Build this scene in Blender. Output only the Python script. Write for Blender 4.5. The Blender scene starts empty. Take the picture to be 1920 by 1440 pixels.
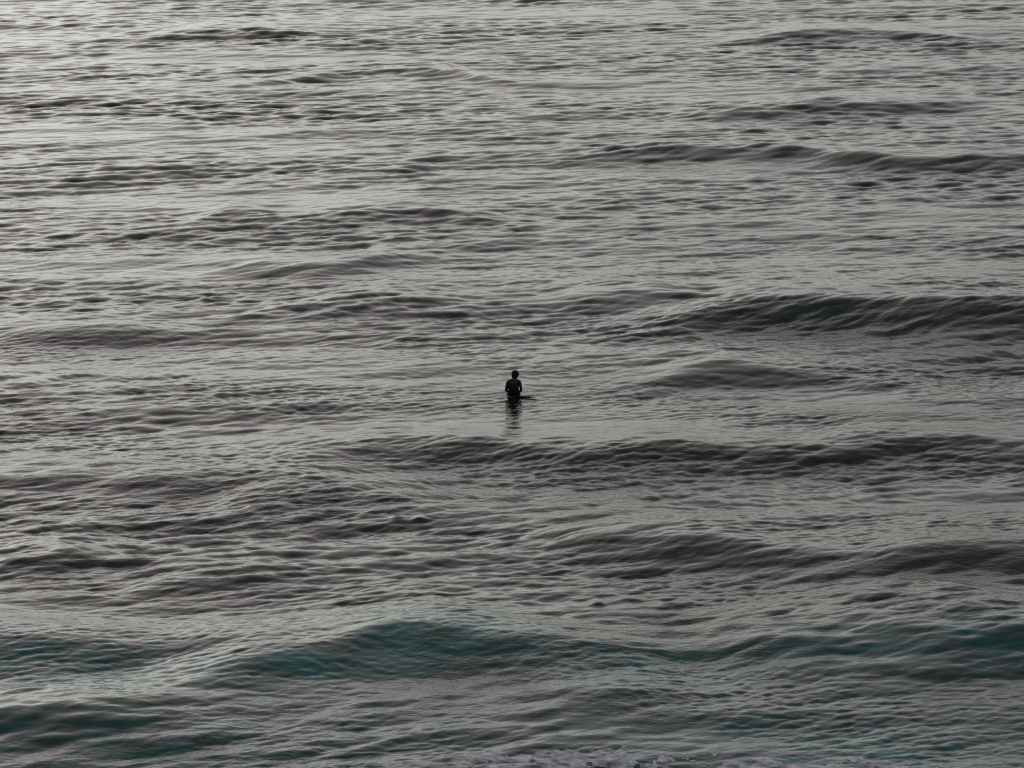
import bpy, bmesh, math, random
import numpy as np
from mathutils import Vector, Matrix

scene = bpy.context.scene
COL = scene.collection
R = math.radians

# ------------------------------------------------------------------ camera
CAM_H, PITCH, HFOV = 25.5, 12.0, 16.0
cam_d = bpy.data.cameras.new('camera')
cam = bpy.data.objects.new('camera', cam_d)
COL.objects.link(cam)
cam.location = (0, 0, CAM_H)
cam.rotation_euler = (R(90 - PITCH), 0, 0)
cam_d.sensor_width = 36
cam_d.lens = 18 / math.tan(R(HFOV / 2))
cam_d.clip_start = 1
cam_d.clip_end = 60000
scene.camera = cam

# ------------------------------------------------------------------ dusk sky
SUN_EL, SUN_AZ = 7.0, -29.0            # low sun veiled by cloud, beyond the left edge
world = bpy.data.worlds.new('World')
scene.world = world
world.use_nodes = True
nt = world.node_tree
nt.nodes.clear()
sky = nt.nodes.new('ShaderNodeTexSky')
sky.sky_type = 'NISHITA'
sky.sun_disc = False
sky.sun_elevation = R(SUN_EL)
sky.sun_rotation = R(SUN_AZ)           # clockwise from +Y
sky.altitude = 0
sky.air_density = 1.0
sky.dust_density = 5.0
sky.ozone_density = 1.5
hs = nt.nodes.new('ShaderNodeHueSaturation')
hs.inputs['Saturation'].default_value = 0.34   # thin overcast takes the colour out
def scl(c, f):
    n = nt.nodes.new('ShaderNodeVectorMath'); n.operation = 'SCALE'
    n.inputs['Scale'].default_value = f
    nt.links.new(c, n.inputs[0])
    return n.outputs[0]
gam = nt.nodes.new('ShaderNodeGamma')          # the veil of cloud evens the glow out
gam.inputs['Gamma'].default_value = 0.64
bg = nt.nodes.new('ShaderNodeBackground')
bg.inputs['Strength'].default_value = 0.10
wo = nt.nodes.new('ShaderNodeOutputWorld')
nt.links.new(sky.outputs[0], hs.inputs['Color'])
nt.links.new(scl(hs.outputs[0], 0.1), gam.inputs['Color'])
tint = nt.nodes.new('ShaderNodeVectorMath'); tint.operation = 'MULTIPLY'
tc = nt.nodes.new('ShaderNodeTexCoord')
tz = nt.nodes.new('ShaderNodeSeparateXYZ')
nt.links.new(tc.outputs['Generated'], tz.inputs[0])
tm = nt.nodes.new('ShaderNodeMapRange')
tm.inputs['From Min'].default_value = 0.0
tm.inputs['From Max'].default_value = 0.7
nt.links.new(tz.outputs['Z'], tm.inputs['Value'])
tx = nt.nodes.new('ShaderNodeValToRGB')
tx.color_ramp.interpolation = 'EASE'
tx.color_ramp.elements[0].position = 0.0
tx.color_ramp.elements[0].color = (.83, 1.0, .955, 1)     # pale greenish grey low down
tx.color_ramp.elements[1].position = 1.0
tx.color_ramp.elements[1].color = (.99, .95, .89, 1)      # warm grey cloud overhead
e_ = tx.color_ramp.elements.new(0.5)
e_.color = (.98, .92, .965, 1)                             # faint mauve of dusk between
nt.links.new(tm.outputs[0], tx.inputs[0])
ts = scl(tx.outputs[0], 10.5)
nt.links.new(ts, tint.inputs[1])
nt.links.new(gam.outputs[0], tint.inputs[0])
nt.links.new(tint.outputs[0], bg.inputs['Color'])
nt.links.new(bg.outputs[0], wo.inputs['Surface'])

sun_d = bpy.data.lights.new('sun', 'SUN')
sun_d.energy = 0.2
sun_d.angle = R(90)
sun_d.color = (1.0, 0.93, 0.84)
sun = bpy.data.objects.new('sun', sun_d)
COL.objects.link(sun)
dirv = Vector((math.sin(R(SUN_AZ)) * math.cos(R(SUN_EL)), math.cos(R(SUN_AZ)) * math.cos(R(SUN_EL)), math.sin(R(SUN_EL))))
sun.rotation_euler = dirv.to_track_quat('Z', 'Y').to_euler()

scene.view_settings.view_transform = 'Standard'
scene.view_settings.look = 'None'
scene.cycles.filter_width = 1.1           # a sharp lens
scene.view_settings.exposure = 0.10
scene.view_settings.gamma = 1.0
scene.view_settings.use_curve_mapping = False

# ------------------------------------------------------------------ helpers
TANH = math.tan(R(HFOV / 2))
def ground(px, py, z=0.0):
    """Point of the level z seen at pixel (px,py) of the 1920x1440 photograph."""
    u = (px - 960) / 960 * TANH
    v = (720 - py) / 960 * TANH
    c, s = math.cos(R(PITCH)), math.sin(R(PITCH))
    d = np.array([u, c + v * s, -s + v * c])
    t = (z - CAM_H) / d[2]
    return d[0] * t, d[1] * t

def link_mesh(name, me, mat=None, parent=None):
    o = bpy.data.objects.new(name, me)
    COL.objects.link(o)
    if mat: me.materials.append(mat)
    if parent: o.parent = parent
    return o

def new_mat(name):
    m = bpy.data.materials.new(name)
    m.use_nodes = True
    return m, m.node_tree, m.node_tree.nodes['Principled BSDF']

# ------------------------------------------------------------------ sea surface
rng = np.random.default_rng(11)
X0, X1, Y0, Y1 = -38.4, 38.4, 66.0, 270.8
DX = 0.05
NX, NY = int(round((X1 - X0) / DX)), int(round((Y1 - Y0) / DX))    # 1536 x 4096
kx = 2 * np.pi * np.fft.fftfreq(NX, DX)[None, :]
ky = 2 * np.pi * np.fft.fftfreq(NY, DX)[:, None]
K = np.sqrt(kx ** 2 + ky ** 2); K[0, 0] = 1e-6
TH = np.arctan2(ky, kx)

def waves(lmin, lmax, mss, dirdeg, spread, chop, power=4.0, seed=0):
    """random sea between two wavelengths with the given mean square slope -> h, dx, dy"""
    r = np.random.default_rng(seed)
    kmin, kmax = 2 * np.pi / lmax, 2 * np.pi / lmin
    band = 1 / (1 + np.exp(-(np.log(K / kmin)) * 9)) * 1 / (1 + np.exp((np.log(K / kmax)) * 9))
    D = np.maximum(np.cos((TH - R(dirdeg)) / 2) ** 2, 0) ** spread
    P = K ** (-power) * band * D
    P[0, 0] = 0
    amp = np.sqrt(P)
    spec = amp * (r.standard_normal((NY, NX)) + 1j * r.standard_normal((NY, NX)))
    hx = np.real(np.fft.ifft2(1j * kx * spec)); hy = np.real(np.fft.ifft2(1j * ky * spec))
    g = math.sqrt(mss / (np.mean(hx ** 2) + np.mean(hy ** 2)))
    del hx, hy
    h = np.real(np.fft.ifft2(spec)) * g
    ddx = np.real(np.fft.ifft2(-1j * kx / K * spec)) * g * chop
    ddy = np.real(np.fft.ifft2(-1j * ky / K * spec)) * g * chop
    return [f.astype(np.float32) for f in (h, ddx, ddy)]

LOW  = waves(2.2, 14.0, 0.0019, -80, 24, 0.9, seed=3)
MID  = waves(0.50, 2.2, 0.0078, -73, 15, 0.85, power=3.7, seed=5)
CROSS = waves(0.15, 0.60, 0.0030, -118, 14, 0.5, seed=17)
HIGH = waves(0.15, 0.50, 0.0095, -70, 15, 0.6, seed=8)

# the swells that stand out: crest lines (photo px, photo px, height in m)
SWELLS = [
 [(1050,625,0),(1180,606,.25),(1290,583,.5),(1400,556,.75),(1500,549,.9),(1620,547,1.0),(1750,554,1.05),(1920,561,1.05),(2100,570,.8),(2300,580,0)],
 [(250,1245,0),(350,1238,.2),(450,1228,.4),(580,1205,.45),(690,1172,.58),(790,1160,.64),(900,1178,.5),(1000,1195,.4),(1150,1205,.25),(1300,1210,0)],
 [(-300,1200,0),(-100,1200,.4),(50,1198,.42),(180,1205,.3),(320,1215,0)],
 [(1280,1215,0),(1400,1195,.3),(1530,1172,.55),(1680,1164,.65),(1820,1162,.7),(1950,1166,.65),(2100,1170,.45),(2300,1180,0)],
 [(950,985,0),(1100,992,.25),(1250,1004,.38),(1400,1015,.42),(1550,1026,.45),(1700,1022,.5),(1850,1018,.55),(2000,1022,.5),(2200,1030,0)],
 [(380,838,0),(560,838,.22),(720,824,.28),(840,813,.36),(950,830,.3),(1100,842,.3),(1260,838,.34),(1400,842,.32),(1560,826,.3),(1740,814,.34),(1920,822,.3),(2150,830,0)],
 [(-200,900,.2),(0,896,.22),(180,890,.22),(330,884,.26),(450,880,.26),(560,892,.2),(680,900,0)],
 [(380,944,0),(500,928,.22),(640,914,.27),(740,924,.2),(880,945,0)],
 [(1120,728,0),(1250,700,.22),(1360,684,.33),(1450,691,.26),(1560,703,.22),(1680,708,.25),(1820,722,0)],
 [(320,428,0),(420,396,.34),(520,402,.26),(650,396,.3),(780,384,.36),(890,400,.26),(1030,428,0)],
 [(960,305,0),(1100,290,.22),(1260,275,.4),(1420,268,.5),(1560,278,.5),(1720,294,.48),(1900,290,.45),(2050,295,.3),(2200,300,0)],
 [(1340,82,0),(1480,58,.45),(1590,49,.58),(1720,58,.46),(1880,75,0)],
 [(260,66,0),(400,53,.34),(500,52,.34),(640,66,0)],
 [(300,166,0),(500,150,.25),(640,130,.3),(800,124,.3),(960,150,.2),(1100,165,0)],
 [(1280,222,0),(1400,201,.4),(1550,189,.42),(1700,188,.38),(1880,200,.2),(2050,205,0)],
 [(460,590,0),(620,560,.25),(740,552,.28),(900,570,0)],
 [(1020,568,0),(1100,552,.3),(1230,548,.3),(1330,562,0)],
 [(-100,618,0),(80,606,.26),(220,605,.26),(380,620,0)],
 [(340,502,0),(480,490,.25),(620,494,.3),(720,474,.26),(850,482,0)],
 [(-100,1040,0),(40,1032,.25),(120,1032,.25),(260,1044,0)],
 [(220,1095,0),(330,1082,.13),(470,1072,.15),(620,1092,0)],
 [(900,1330,0),(1050,1300,.22),(1200,1290,.25),(1330,1310,0)],
 [(-200,1330,0),(0,1335,.3),(150,1330,.3),(320,1340,.2),(480,1350,0)],
]
RIPPLES = [(765, 976, .10, .55, .22), (1120, 1140, .06, .3, .2), (555, 1143, .06, .25, .18)]   # px, px, height, half width, depth
def wobble(x, y, seed, scale):
    r = np.random.default_rng(seed)
    v = 0
    for f, a in ((1, 1), (1.7, .6), (2.9, .35), (4.3, .2)):
        t = r.uniform(-0.9, 0.9)
        v = v + a * np.sin((x * math.cos(t) + y * math.sin(t)) / scale * f * 2 * np.pi + r.uniform(0, 6.28))
    return v / 1.5
def swell_height(x, y):
    h = np.zeros_like(x)
    for cx, cy, a, hw, wd in RIPPLES:
        gx, gy = ground(cx, cy)
        h += a * np.exp(-((x - gx) / hw) ** 2) * np.exp(-((y - gy) / wd) ** 2) * (0.6 + 0.5 * np.sin(x * 9))
    for i, line in enumerate(SWELLS):
        g = [ground(px, py, a) for px, py, a in line]
        gx = np.array([q[0] for q in g]); gy = np.array([q[1] for q in g]); ga = np.array([q[2] for q in line])
        # smooth the crest line: fine resample then blur
        fx = np.linspace(gx[0] - 3, gx[-1] + 3, 240)
        fy = np.interp(fx, gx, gy); fa = np.interp(fx, gx, ga, left=0, right=0)
        ker = np.hanning(31); ker /= ker.sum()
        pad = lambda v: np.convolve(np.pad(v, 15, mode='edge'), ker, mode='valid')
        fy, fa = pad(fy), pad(fa)
        yc = np.interp(x, fx, fy) + (0.35 if i else 0.2) * wobble(x, y, 40 + i, 11.0)
        A = np.interp(x, fx, fa, left=0, right=0) * (1 + (0.16 if i else 0.05) * wobble(x, y, 90 + i, 9.0))
        wf = 1.2 + 1.3 * A
        wb = wf * 2.1
        s = y - yc
        h += A * np.where(s < 0, np.exp(-(np.abs(s) / wf) ** 1.8), np.exp(-(np.abs(s) / wb) ** 1.8))
    return h

def gust(x, y, seed, lx, ly):
    r = np.random.default_rng(seed)
    v = np.zeros_like(x)
    for _ in range(10):
        f = r.uniform(.5, 1.8)
        a = r.uniform(-0.5, 0.9)
        v += np.sin(2 * np.pi * f * (x / lx * math.sin(a) + y / ly * math.cos(a)) + r.uniform(0, 6.28))
    return v / math.sqrt(5)

def sample(F, x, y):
    fx = (x - X0) / DX; fy = (y - Y0) / DX
    ix = np.floor(fx).astype(np.int64); iy = np.floor(fy).astype(np.int64)
    tx = (fx - ix).astype(np.float32); ty = (fy - iy).astype(np.float32)
    ix0 = ix % NX; ix1 = (ix + 1) % NX; iy0 = iy % NY; iy1 = (iy + 1) % NY
    out = []
    for f in F:
        out.append((f[iy0, ix0] * (1 - tx) + f[iy0, ix1] * tx) * (1 - ty) + (f[iy1, ix0] * (1 - tx) + f[iy1, ix1] * tx) * ty)
    return out

PERSON_PX = (963, 744)
PX, PY = ground(*PERSON_PX)

def displace(x, y, fade):
    hl, xl, yl = sample(LOW, x, y)
    hm, xm, ym = sample(MID, x, y)
    hh, xh, yh = sample(HIGH, x, y)
    hc, xc, yc = sample(CROSS, x, y)
    near = np.clip((105 - y) / 25, 0, 1)                    # water slackens towards the shore
    gm = np.clip(1.0 + 0.28 * gust(x, y, 21, 16, 24), .45, 1.6)
    gh = np.clip(1.0 + 0.5 * gust(x, y, 22, 8, 11), .2, 2.0) * (1 - 0.1 * near)
    far = np.clip((215 - y) / 95, 0.45, 1)
    calm = np.exp(-(((x - PX) / 5) ** 2 + ((y - PY + 2) / 7) ** 2))
    gl = 1 - 0.85 * calm
    gm = gm * (1 - 0.35 * calm) * (1 + 0.36 * np.clip((y - 112) / 80, 0, 1))    # rougher offshore
    gh = gh * far
    gc = np.clip(0.8 + 0.6 * gust(x, y, 23, 9, 12), .2, 2) * far * (1 - 0.4 * near)
    h = hl * gl + hm * gm + hh * gh + hc * gc + swell_height(x, y)
    return x + (xl * gl + xm * gm + xh * gh + xc * gc) * fade, y + (yl * gl + ym * gm + yh * gh + yc * gc) * fade, h * fade

# rows (distance) and columns (fan that widens with distance)
rows = [72.0]
while rows[-1] < 262:
    rows.append(rows[-1] + 0.056 * (max(rows[-1], 80) / 80) ** 1.22)
dense_rows = len(rows)
lo = []
y, st = rows[0], 0.12
while y > -4000:
    y -= st; st *= 1.28; lo.append(y)
hi = []
y, st = rows[-1], 0.3
while y < 40000:
    y += st; st *= 1.28; hi.append(y)
rows = np.array(lo[::-1] + rows + hi)
u = list(np.linspace(-1, 1, 731))
ext, e, st = [], 1.0, 0.005
while e < 90:
    e += st; st *= 1.3; ext.append(e)
u = np.array([-v for v in ext[::-1]] + u + ext)
halfw = np.maximum(rows, 72) * TANH * 1.21
halfw = np.where(rows < 72, 72 * TANH * 1.21, halfw)
GX = (u[None, :] * halfw[:, None]).astype(np.float64)
GY = np.repeat(rows[:, None], len(u), 1)
au = np.abs(u)[None, :]
fade = np.clip(1 - (au - 1) * 2.2, 0, 1) * np.clip(1 - (72 - GY) / 6, 0, 1) * np.clip(1 - (GY - 262) / 12, 0, 1)
fade = np.repeat(fade, 1, 0) if fade.shape == GX.shape else np.broadcast_to(fade, GX.shape)
VX, VY, VZ = displace(GX, GY, fade)
nr, nc = GX.shape
co = np.stack([VX, VY, VZ], -1).reshape(-1, 3).astype(np.float32)

def grid_mesh(name, co, nr, nc):
    me = bpy.data.meshes.new(name)
    idx = np.arange(nr * nc).reshape(nr, nc)
    q = np.stack([idx[:-1, :-1], idx[:-1, 1:], idx[1:, 1:], idx[1:, :-1]], -1).reshape(-1, 4)
    me.vertices.add(len(co)); me.vertices.foreach_set('co', co.ravel())
    me.loops.add(q.size); me.loops.foreach_set('vertex_index', q.ravel().astype(np.int32))
    me.polygons.add(len(q))
    me.polygons.foreach_set('loop_start', np.arange(0, q.size, 4, dtype=np.int32))
    me.polygons.foreach_set('use_smooth', np.ones(len(q), dtype=bool))
    me.update(calc_edges=True)
    me.validate()
    return me
print('sea verts', nr, nc, nr * nc)

# --- sea material
sea_m, snt, sp = new_mat('sea_water')
N = snt.nodes.new; L = snt.links.new
geo = N('ShaderNodeNewGeometry')
sep = N('ShaderNodeSeparateXYZ'); L(geo.outputs['Position'], sep.inputs[0])
# bed rises and sand is stirred up towards the shore: greener, paler water, plus painted backlight of crests
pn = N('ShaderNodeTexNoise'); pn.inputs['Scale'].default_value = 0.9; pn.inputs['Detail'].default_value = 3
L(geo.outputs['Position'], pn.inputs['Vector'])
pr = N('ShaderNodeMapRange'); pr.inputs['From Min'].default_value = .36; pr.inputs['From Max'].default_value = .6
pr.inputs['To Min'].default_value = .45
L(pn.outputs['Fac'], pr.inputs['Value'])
at = N('ShaderNodeAttribute'); at.attribute_name = 'crest_glow_silt'
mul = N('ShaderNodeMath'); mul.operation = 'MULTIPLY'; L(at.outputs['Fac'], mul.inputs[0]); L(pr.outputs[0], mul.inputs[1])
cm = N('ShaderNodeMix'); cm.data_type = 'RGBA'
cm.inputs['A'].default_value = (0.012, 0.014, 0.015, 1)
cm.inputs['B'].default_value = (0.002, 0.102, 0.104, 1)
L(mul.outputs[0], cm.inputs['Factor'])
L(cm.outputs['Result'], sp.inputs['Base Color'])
sp.inputs['Roughness'].default_value = 0.06
sp.inputs['IOR'].default_value = 1.333
# capillary ripples
mp = N('ShaderNodeMapping'); mp.inputs['Rotation'].default_value = (0, 0, R(-24)); mp.inputs['Scale'].default_value = (0.55, 1.0, 1.0)
L(geo.outputs['Position'], mp.inputs['Vector'])
n1 = N('ShaderNodeTexNoise'); n1.inputs['Scale'].default_value = 8.0; n1.inputs['Detail'].default_value = 3; n1.inputs['Roughness'].default_value = .55
L(mp.outputs[0], n1.inputs['Vector'])
gn = N('ShaderNodeTexNoise'); gn.inputs['Scale'].default_value = 0.09; gn.inputs['Detail'].default_value = 2
L(geo.outputs['Position'], gn.inputs['Vector'])
gr = N('ShaderNodeMapRange'); gr.inputs['From Min'].default_value = .38; gr.inputs['From Max'].default_value = .62
gr.inputs['To Min'].default_value = 0.25; gr.inputs['To Max'].default_value = 1.0
L(gn.outputs['Fac'], gr.inputs['Value'])
bp = N('ShaderNodeBump'); bp.inputs['Distance'].default_value = 0.020
ro = N('ShaderNodeMapRange'); ro.inputs['From Min'].default_value = 110; ro.inputs['From Max'].default_value = 180
ro.inputs['To Min'].default_value = 1.0; ro.inputs['To Max'].default_value = 0.35     # fewer capillaries out of the shore wind
L(sep.outputs['Y'], ro.inputs['Value'])
bm_ = N('ShaderNodeMath'); bm_.operation = 'MULTIPLY'; L(gr.outputs[0], bm_.inputs[0]); L(ro.outputs[0], bm_.inputs[1])
L(bm_.outputs[0], bp.inputs['Strength'])
L(n1.outputs['Fac'], bp.inputs['Height'])
L(bp.outputs[0], sp.inputs['Normal'])

# backlight through thin crests painted as teal patches, plus silty water towards shore
glow_silt = np.zeros_like(VX)
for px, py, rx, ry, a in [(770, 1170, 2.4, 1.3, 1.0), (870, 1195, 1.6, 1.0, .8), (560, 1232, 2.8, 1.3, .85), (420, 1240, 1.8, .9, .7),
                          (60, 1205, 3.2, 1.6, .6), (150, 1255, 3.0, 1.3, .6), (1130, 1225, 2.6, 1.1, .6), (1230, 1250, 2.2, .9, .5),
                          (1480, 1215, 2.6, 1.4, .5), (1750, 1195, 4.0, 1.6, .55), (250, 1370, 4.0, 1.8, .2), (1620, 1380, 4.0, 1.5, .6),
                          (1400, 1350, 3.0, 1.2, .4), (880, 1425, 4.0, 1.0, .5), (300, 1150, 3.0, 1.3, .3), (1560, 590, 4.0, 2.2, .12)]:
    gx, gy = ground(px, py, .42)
    glow_silt += a * np.exp(-((GX - gx) / rx) ** 2 - ((GY - gy) / ry) ** 2)
glow_silt = np.clip(glow_silt + 0.42 * np.clip((91 - GY) / 9, 0, 1), 0, 1)
sea_me = grid_mesh('sea', co, nr, nc)
sea_me.attributes.new('crest_glow_silt', 'FLOAT', 'POINT').data.foreach_set('value', glow_silt.astype(np.float32).ravel())
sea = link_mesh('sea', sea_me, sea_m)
sea['kind'] = 'structure'
sea['label'] = 'rippled dark grey sea with low swells under a dusk sky'

def sea_level(x, y, r=0.6):
    near = (np.abs(GY[:, 0] - y) < 3)
    X, Y, Z = VX[near], VY[near], VZ[near]
    m = (X - x) ** 2 + (Y - y) ** 2 < r * r
    return float(Z[m].mean())

# ------------------------------------------------------------------ foam by the shore
def value_noise(x, y, seed, lx, ly, n=28):
    r = np.random.default_rng(seed)
    v = np.zeros_like(x)
    for _ in range(n):
        f = r.uniform(.6, 2.4); t = r.uniform(0, 6.28)
        v += np.sin(2 * np.pi * f * (x / lx * math.cos(t) + y / ly * math.sin(t)) + r.uniform(0, 6.28)) / math.sqrt(f)
    return v / math.sqrt(n) * 1.3
i0 = int(np.searchsorted(GY[:, 0], 73.0)); i1 = int(np.searchsorted(GY[:, 0], 82.5))
j0 = len(ext) - 14; j1 = nc - j0
FX, FY, FZ = VX[i0:i1, j0:j1], VY[i0:i1, j0:j1], VZ[i0:i1, j0:j1]
fbase = value_noise(FX, FY, 51, 9, 5) * 0.55 + value_noise(FX, FY, 52, 2.2, 1.6) * 0.5 + value_noise(FX, FY, 53, .55, .5) * 0.33
edge = 79.3 + 0.35 * np.sin(FX * .42 + 0.6) + 0.25 * np.sin(FX * 1.1)
fmask = fbase * 0.75 + np.clip((edge - FY) * 1.1, -6, 0.6) - 0.1
fmask = fmask - 1.2 * np.clip((-FX - 3.2) / 2.5, 0, 1)
keep = fmask > 0
fi = np.arange(keep.size).reshape(keep.shape)
qk = keep[:-1, :-1] & keep[1:, :-1] & keep[:-1, 1:] & keep[1:, 1:]
quads = np.stack([fi[:-1, :-1], fi[:-1, 1:], fi[1:, 1:], fi[1:, :-1]], -1)[qk]
used = np.unique(quads)
remap = np.zeros(keep.size, dtype=np.int64); remap[used] = np.arange(len(used))
lift = 0.006 + 0.02 * np.clip(fmask, 0, 1)
fco = np.stack([FX, FY, FZ + lift], -1).reshape(-1, 3)[used]
fme = bpy.data.meshes.new('foam')
fme.from_pydata(fco.tolist(), [], remap[quads].tolist())
fme.polygons.foreach_set('use_smooth', np.ones(len(fme.polygons), dtype=bool))
foam_m, fnt, fp = new_mat('sea_foam')
fn = fnt.nodes.new('ShaderNodeTexNoise'); fn.inputs['Scale'].default_value = 9; fn.inputs['Detail'].default_value = 5
fgeo = fnt.nodes.new('ShaderNodeNewGeometry'); fnt.links.new(fgeo.outputs['Position'], fn.inputs['Vector'])
fr = fnt.nodes.new('ShaderNodeValToRGB')
fr.color_ramp.elements[0].position = .35; fr.color_ramp.elements[0].color = (.44, .43, .48, 1)
fr.color_ramp.elements[1].position = .62; fr.color_ramp.elements[1].color = (.74, .70, .80, 1)
fnt.links.new(fn.outputs['Fac'], fr.inputs[0]); fnt.links.new(fr.outputs[0], fp.inputs['Base Color'])
fa = fnt.nodes.new('ShaderNodeTexNoise'); fa.inputs['Scale'].default_value = 2.6; fa.inputs['Detail'].default_value = 4; fa.inputs['Roughness'].default_value = .55
fnt.links.new(fgeo.outputs['Position'], fa.inputs['Vector'])
far_ = fnt.nodes.new('ShaderNodeMapRange'); far_.inputs['From Min'].default_value = .36; far_.inputs['From Max'].default_value = .58
far_.inputs['To Min'].default_value = .05; far_.inputs['To Max'].default_value = .95
fnt.links.new(fa.outputs['Fac'], far_.inputs['Value']); fnt.links.new(far_.outputs[0], fp.inputs['Alpha'])
fp.inputs['Roughness'].default_value = .8
fbp = fnt.nodes.new('ShaderNodeBump'); fbp.inputs['Distance'].default_value = .02
fnt.links.new(fn.outputs['Fac'], fbp.inputs['Height']); fnt.links.new(fbp.outputs[0], fp.inputs['Normal'])
foam = link_mesh('foam', fme, foam_m)
foam['kind'] = 'stuff'; foam['label'] = 'thin pale lavender foam drifting on the water nearest the shore'

# ------------------------------------------------------------------ surfer
def simple_mat(name, col, rough, noise=0.25, scale=30):
    m, t, p = new_mat(name)
    n = t.nodes.new('ShaderNodeTexNoise'); n.inputs['Scale'].default_value = scale; n.inputs['Detail'].default_value = 4
    c = t.nodes.new('ShaderNodeTexCoord'); t.links.new(c.outputs['Object'], n.inputs['Vector'])
    r = t.nodes.new('ShaderNodeMapRange'); r.inputs['To Min'].default_value = 1 - noise; r.inputs['To Max'].default_value = 1 + noise
    t.links.new(n.outputs['Fac'], r.inputs['Value'])
    v = t.nodes.new('ShaderNodeVectorMath'); v.operation = 'SCALE'; v.inputs[0].default_value = col
    t.links.new(r.outputs[0], v.inputs['Scale']); t.links.new(v.outputs[0], p.inputs['Base Color'])
    p.inputs['Roughness'].default_value = rough
    return m
skin_m = simple_mat('wet_skin', (0.030, 0.020, 0.015), .5)
suit_m = simple_mat('neoprene', (0.006, 0.006, 0.007), .6)
hair_m = simple_mat('dark_hair', (0.004, 0.0035, 0.003), .9, .4, 60)
board_m = simple_mat('board_skin', (0.016, 0.017, 0.019), .35)
fin_m = simple_mat('fin_plastic', (0.012, 0.012, 0.013), .3)
pad_m = simple_mat('grip_foam', (0.008, 0.008, 0.009), .8)

def evaluated(o):
    dg = bpy.context.evaluated_depsgraph_get()
    dg.update()
    me = bpy.data.meshes.new_from_object(o.evaluated_get(dg))
    bpy.data.objects.remove(o, do_unlink=True)
    return me

def skin_mesh(verts, edges, radii, root=0, sub=2):
    me = bpy.data.meshes.new('tmp'); me.from_pydata(verts, edges, [])
    o = bpy.data.objects.new('tmp', me); COL.objects.link(o)
    md = o.modifiers.new('skin', 'SKIN'); md.use_smooth_shade = True
    for i, r in enumerate(radii):
        rr = r if isinstance(r, tuple) else (r, r)
        me.skin_vertices[0].data[i].radius = rr
        me.skin_vertices[0].data[i].use_root = (i == root)
    sd = o.modifiers.new('sub', 'SUBSURF'); sd.levels = sub; sd.render_levels = sub
    bpy.context.view_layer.update()
    return evaluated(o)

def add_mesh(bm, me):
    bm.from_mesh(me); bpy.data.meshes.remove(me)

def add_ball(bm, c, r, rot=None, seg=24):
    M = Matrix.Translation(c)
    if rot is not None: M = M @ rot
    bmesh.ops.create_uvsphere(bm, u_segments=seg, v_segments=seg // 2 + 2, radius=1,
                              matrix=M @ Matrix.Diagonal((r[0], r[1], r[2], 1)))

def remeshed(bm, voxel, smooth=6):
    bmesh.ops.holes_fill(bm, edges=[e for e in bm.edges if e.is_boundary], sides=0)
    bmesh.ops.recalc_face_normals(bm, faces=bm.faces)
    me = bpy.data.meshes.new('tmp'); bm.to_mesh(me); bm.free()
    o = bpy.data.objects.new('tmp', me); COL.objects.link(o)
    m = o.modifiers.new('rm', 'REMESH'); m.mode = 'VOXEL'; m.voxel_size = voxel; m.use_smooth_shade = True
    sm = o.modifiers.new('sm', 'SMOOTH'); sm.iterations = smooth; sm.factor = .5
    bpy.context.view_layer.update()
    out = evaluated(o)
    for p in out.polygons: p.use_smooth = True
    return out

# body: x right, y away from the shore, z up; origin on the waterline under the seat
V, E, RAD = [], [], []
def vert(p, r, link=None):
    V.append(p); RAD.append(r)
    if link is not None: E.append((link, len(V) - 1))
    return len(V) - 1
pel = vert((0, 0.00, 0.145), (.160, .112))
wst = vert((0.0, 0.000, .270), (.168, .104), pel)
rib = vert((0.0, -.015, .400), (.190, .112), wst)
chs = vert((0.0, -.015, .490), (.180, .102), rib)
for sx in (-1, 1):
    cl = vert((sx * .115, -.005, .535), (.068, .066), chs)
    sh = vert((sx * .190, .000, .512 + .012 * sx), .063, cl)
    ua = vert((sx * (.228 if sx > 0 else .212), -.012, .350), .049 if sx > 0 else .066, sh)
    el = vert((sx * .252, .000, .205), .042, ua)
    fa = vert((sx * .205, .110, .165), .038, el)
    wr = vert((sx * .150, .215, .140), .028, fa)
    pm = vert((sx * .125, .270, .128), (.040, .022), wr)
    hp = vert((sx * .095, .070, .120), .098, pel)
    th = vert((sx * .145, .260, .075), .078, hp)
    kn = vert((sx * .185, .450, .010), .057, th)
    cf = vert((sx * .185, .470, -.160), .056, kn)
    an = vert((sx * .180, .440, -.390), .036, cf)
    ft = vert((sx * .185, .520, -.445), (.042, .026), an)
    te = vert((sx * .190, .610, -.470), (.040, .016), ft)
bm = bmesh.new()
add_mesh(bm, skin_mesh(V, E, RAD))
add_mesh(bm, skin_mesh([(0, -.015, .44), (.002, -.004, .530), (.018, .020, .585), (.040, .042, .640), (.060, .058, .700)],
                       [(0, 1), (1, 2), (2, 3), (3, 4)], [(.10, .07), (.122, .082), (.098, .078), (.080, .072), (.070, .068)]))
# fingers: four unequal ones resting bent over the thigh, the thumb off the side of the palm
for sx in (-1, 1):
    P = Vector((sx * .125, .270, .128))
    for k, ln in enumerate((.068, .078, .073, .056)):
        off = (k - 1.5) * .020
        b = P + Vector((off, .020, 0))
        pts = [b, b + Vector((off * .12, .028 + ln * .2, .002)), b + Vector((off * .2, .030 + ln * .62, -.012)), b + Vector((off * .22, .032 + ln * .92, -.040))]
        add_mesh(bm, skin_mesh([tuple(q) for q in pts], [(0, 1), (1, 2), (2, 3)], [.0105, .0098, .009, .0075], sub=1))
    b = P + Vector((-sx * .022, -.022, 0))
    pts = [b, b + Vector((-sx * .030, .022, .0)), b + Vector((-sx * .042, .052, -.012))]
    add_mesh(bm, skin_mesh([tuple(q) for q in pts], [(0, 1), (1, 2)], [.0125, .0115, .0085], sub=1))
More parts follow.
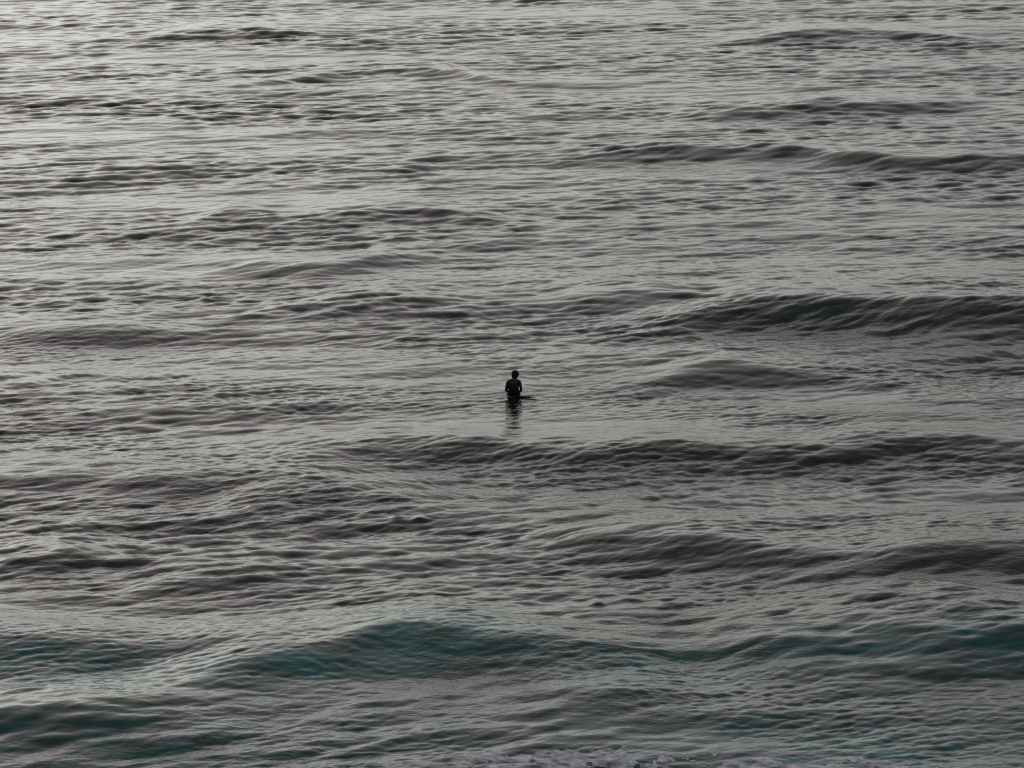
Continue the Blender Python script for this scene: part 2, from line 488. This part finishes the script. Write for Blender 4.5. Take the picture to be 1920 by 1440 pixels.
# head turned to the right and a little down
HEAD = Vector((.068, .066, .726))
hr = Matrix.Rotation(R(-52), 4, 'Z') @ Matrix.Rotation(R(-8), 4, 'X')
HM = Matrix.Translation(HEAD) @ hr
add_ball(bm, HM @ Vector((0, -.010, .018)), (.076, .098, .098), hr)
add_ball(bm, HM @ Vector((0, .026, -.042)), (.060, .066, .078), hr)
add_ball(bm, HM @ Vector((0, .062, -.092)), (.026, .024, .022), hr)            # chin
add_ball(bm, HM @ Vector((0, .098, -.030)), (.014, .022, .017), hr)            # nose tip
add_ball(bm, HM @ Vector((0, .088, -.008)), (.010, .014, .030), hr)            # bridge
add_ball(bm, HM @ Vector((0, .084, -.064)), (.024, .012, .007), hr)            # lips
add_ball(bm, HM @ Vector((0, .084, -.074)), (.020, .011, .007), hr)
add_ball(bm, HM @ Vector((0, .078, .022)), (.052, .018, .012), hr)             # brow
for sx in (-1, 1):
    add_ball(bm, HM @ Vector((sx * .031, .074, .000)), (.013, .010, .009), hr) # eyes
    add_ball(bm, HM @ Vector((sx * .079, -.004, -.016)), (.010, .020, .032), hr)
body_me = remeshed(bm, .008, 5)
ZS = sea_level(PX, PY)
person = link_mesh('person', body_me, skin_m)
person.location = (PX, PY, ZS)
person['label'] = 'dark silhouetted surfer seen from behind, sitting on a surfboard with head turned right'
person['category'] = 'person'

# wetsuit: a close second skin from neck to wrists and ankles
bm = bmesh.new(); bm.from_mesh(body_me)
bm.normal_update()
def bare(v):
    x, y, z = v.co
    if z > .600 - .02 * (y < 0): return True
    if y > .222 and abs(x) < .19 and z > .085 + .0: return y > .222 and z > .10 and abs(x) < .175 and y < .40 and z > .118 - (y - .22) * .15
    return z < -.36
dead = [f for f in bm.faces if any(bare(v) for v in f.verts)]
bmesh.ops.delete(bm, geom=dead, context='FACES')
bm.normal_update()
for v in bm.verts: v.co += v.normal * .005
suit_me = bpy.data.meshes.new('wetsuit'); bm.to_mesh(suit_me); bm.free()
for p in suit_me.polygons: p.use_smooth = True
link_mesh('wetsuit', suit_me, suit_m, person)

# hair: thick, wet, down to the nape, with uneven locks
bm = bmesh.new()
rnd = random.Random(4)
add_ball(bm, HM @ Vector((0, -.022, .028)), (.112, .126, .114), hr)
add_ball(bm, HM @ Vector((0, -.060, -.040)), (.098, .070, .100), hr)
add_ball(bm, HM @ Vector((0, .060, .070)), (.070, .050, .045), hr)
add_ball(bm, HM @ Vector((.010, .052, .020)), (.092, .050, .060), hr)
for k in range(120):
    a = rnd.uniform(0, 6.283); e = rnd.uniform(-.5, 1.4)
    d = Vector((math.cos(a) * math.cos(e), math.sin(a) * math.cos(e), math.sin(e)))
    if d.y > .35 and d.z < .45: continue
    p = Vector((0, -.022, .022)) + Vector((d.x * .110, d.y * .116, d.z * .106))
    add_ball(bm, HM @ p, (.017, .017, rnd.uniform(.022, .046)), hr @ Matrix.Rotation(rnd.uniform(-.4, .4), 4, 'Y'), 8)
for k in range(16):
    x = -.07 + .14 * k / 15
    add_ball(bm, HM @ Vector((x, -.075 + .03 * abs(x) / .07, -.105 + rnd.uniform(-.02, .012))), (.013, .016, .045), hr, 8)
hair_me = remeshed(bm, .007, 2)
link_mesh('hair', hair_me, hair_m, person)

# ------------------------------------------------------------------ surfboard
def board_mesh():
    bm = bmesh.new()
    n, m = 40, 16
    Lb, W, T = 1.55, .50, .062
    rings = []
    for i in range(n + 1):
        t = i / n
        s = -Lb / 2 + Lb * t                      # -x tail, +x nose
        q = abs(2 * t - 1)
        w = W / 2 * (1 - q ** 2.6) ** .75 if t > .5 else W / 2 * (1 - .62 * q ** 2.2)
        if t < .06: w *= (t / .06) ** .5
        w = max(w, .004)
        th = T / 2 * max((1 - q ** 3.0), .12)
        rock = .035 * max(0, 2 * t - 1) ** 3 - .03 * max(0, 1 - 2 * t) ** 2
        rings.append([bm.verts.new((s, w * math.cos(a) * (abs(math.cos(a)) ** -.25 if abs(math.cos(a)) > .02 else 1),
                                    rock + th * math.sin(a))) for a in [2 * math.pi * k / m for k in range(m)]])
    for i in range(n):
        for k in range(m):
            bm.faces.new((rings[i][k], rings[i][(k + 1) % m], rings[i + 1][(k + 1) % m], rings[i + 1][k]))
    bm.faces.new(rings[0][::-1]); bm.faces.new(rings[-1])
    bmesh.ops.recalc_face_normals(bm, faces=bm.faces)
    me = bpy.data.meshes.new('surfboard'); bm.to_mesh(me); bm.free()
    for p in me.polygons: p.use_smooth = True
    return me
board = link_mesh('surfboard', board_mesh(), board_m)
board.rotation_euler = (0, R(-5.0), R(-13))
board.location = (PX + .10, PY + .065, ZS + .016)
board['label'] = 'dark surfboard lying half submerged under the sitting surfer, nose pointing right'
board['category'] = 'surfboard'
def fin(x, y, sc, cant):
    bm = bmesh.new()
    prof = [(-.06, 0), (.06, 0), (.03, -.045), (-.02, -.09), (-.075, -.115), (-.06, -.07)]
    a = [bm.verts.new((px * sc, -.003, pz * sc)) for px, pz in prof]
    b = [bm.verts.new((px * sc, .003, pz * sc)) for px, pz in prof]
    bm.faces.new(a); bm.faces.new(b[::-1])
    for i in range(len(prof)):
        j = (i + 1) % len(prof)
        bm.faces.new((a[i], b[i], b[j], a[j]))
    bmesh.ops.recalc_face_normals(bm, faces=bm.faces)
    me = bpy.data.meshes.new('fin'); bm.to_mesh(me); bm.free()
    o = link_mesh('fin', me, fin_m, board)
    o.location = (x, y, -.030); o.rotation_euler = (R(cant), 0, 0)
for x, y, sc, c in ((-.66, 0, 1, 0), (-.52, .12, 1.05, 6), (-.52, -.12, 1.05, -6)): fin(x, y, sc, c)
bm = bmesh.new()
for k in range(3):
    bmesh.ops.create_cube(bm, size=1, matrix=Matrix.Translation((-.50, (k - 1) * .09, .012)) @ Matrix.Diagonal((.22, .082, .006, 1)))
bmesh.ops.bevel(bm, geom=bm.edges[:], offset=.002, segments=1, affect='EDGES')
pm_ = bpy.data.meshes.new('grip_pad'); bm.to_mesh(pm_); bm.free()
link_mesh('grip_pad', pm_, pad_m, board)
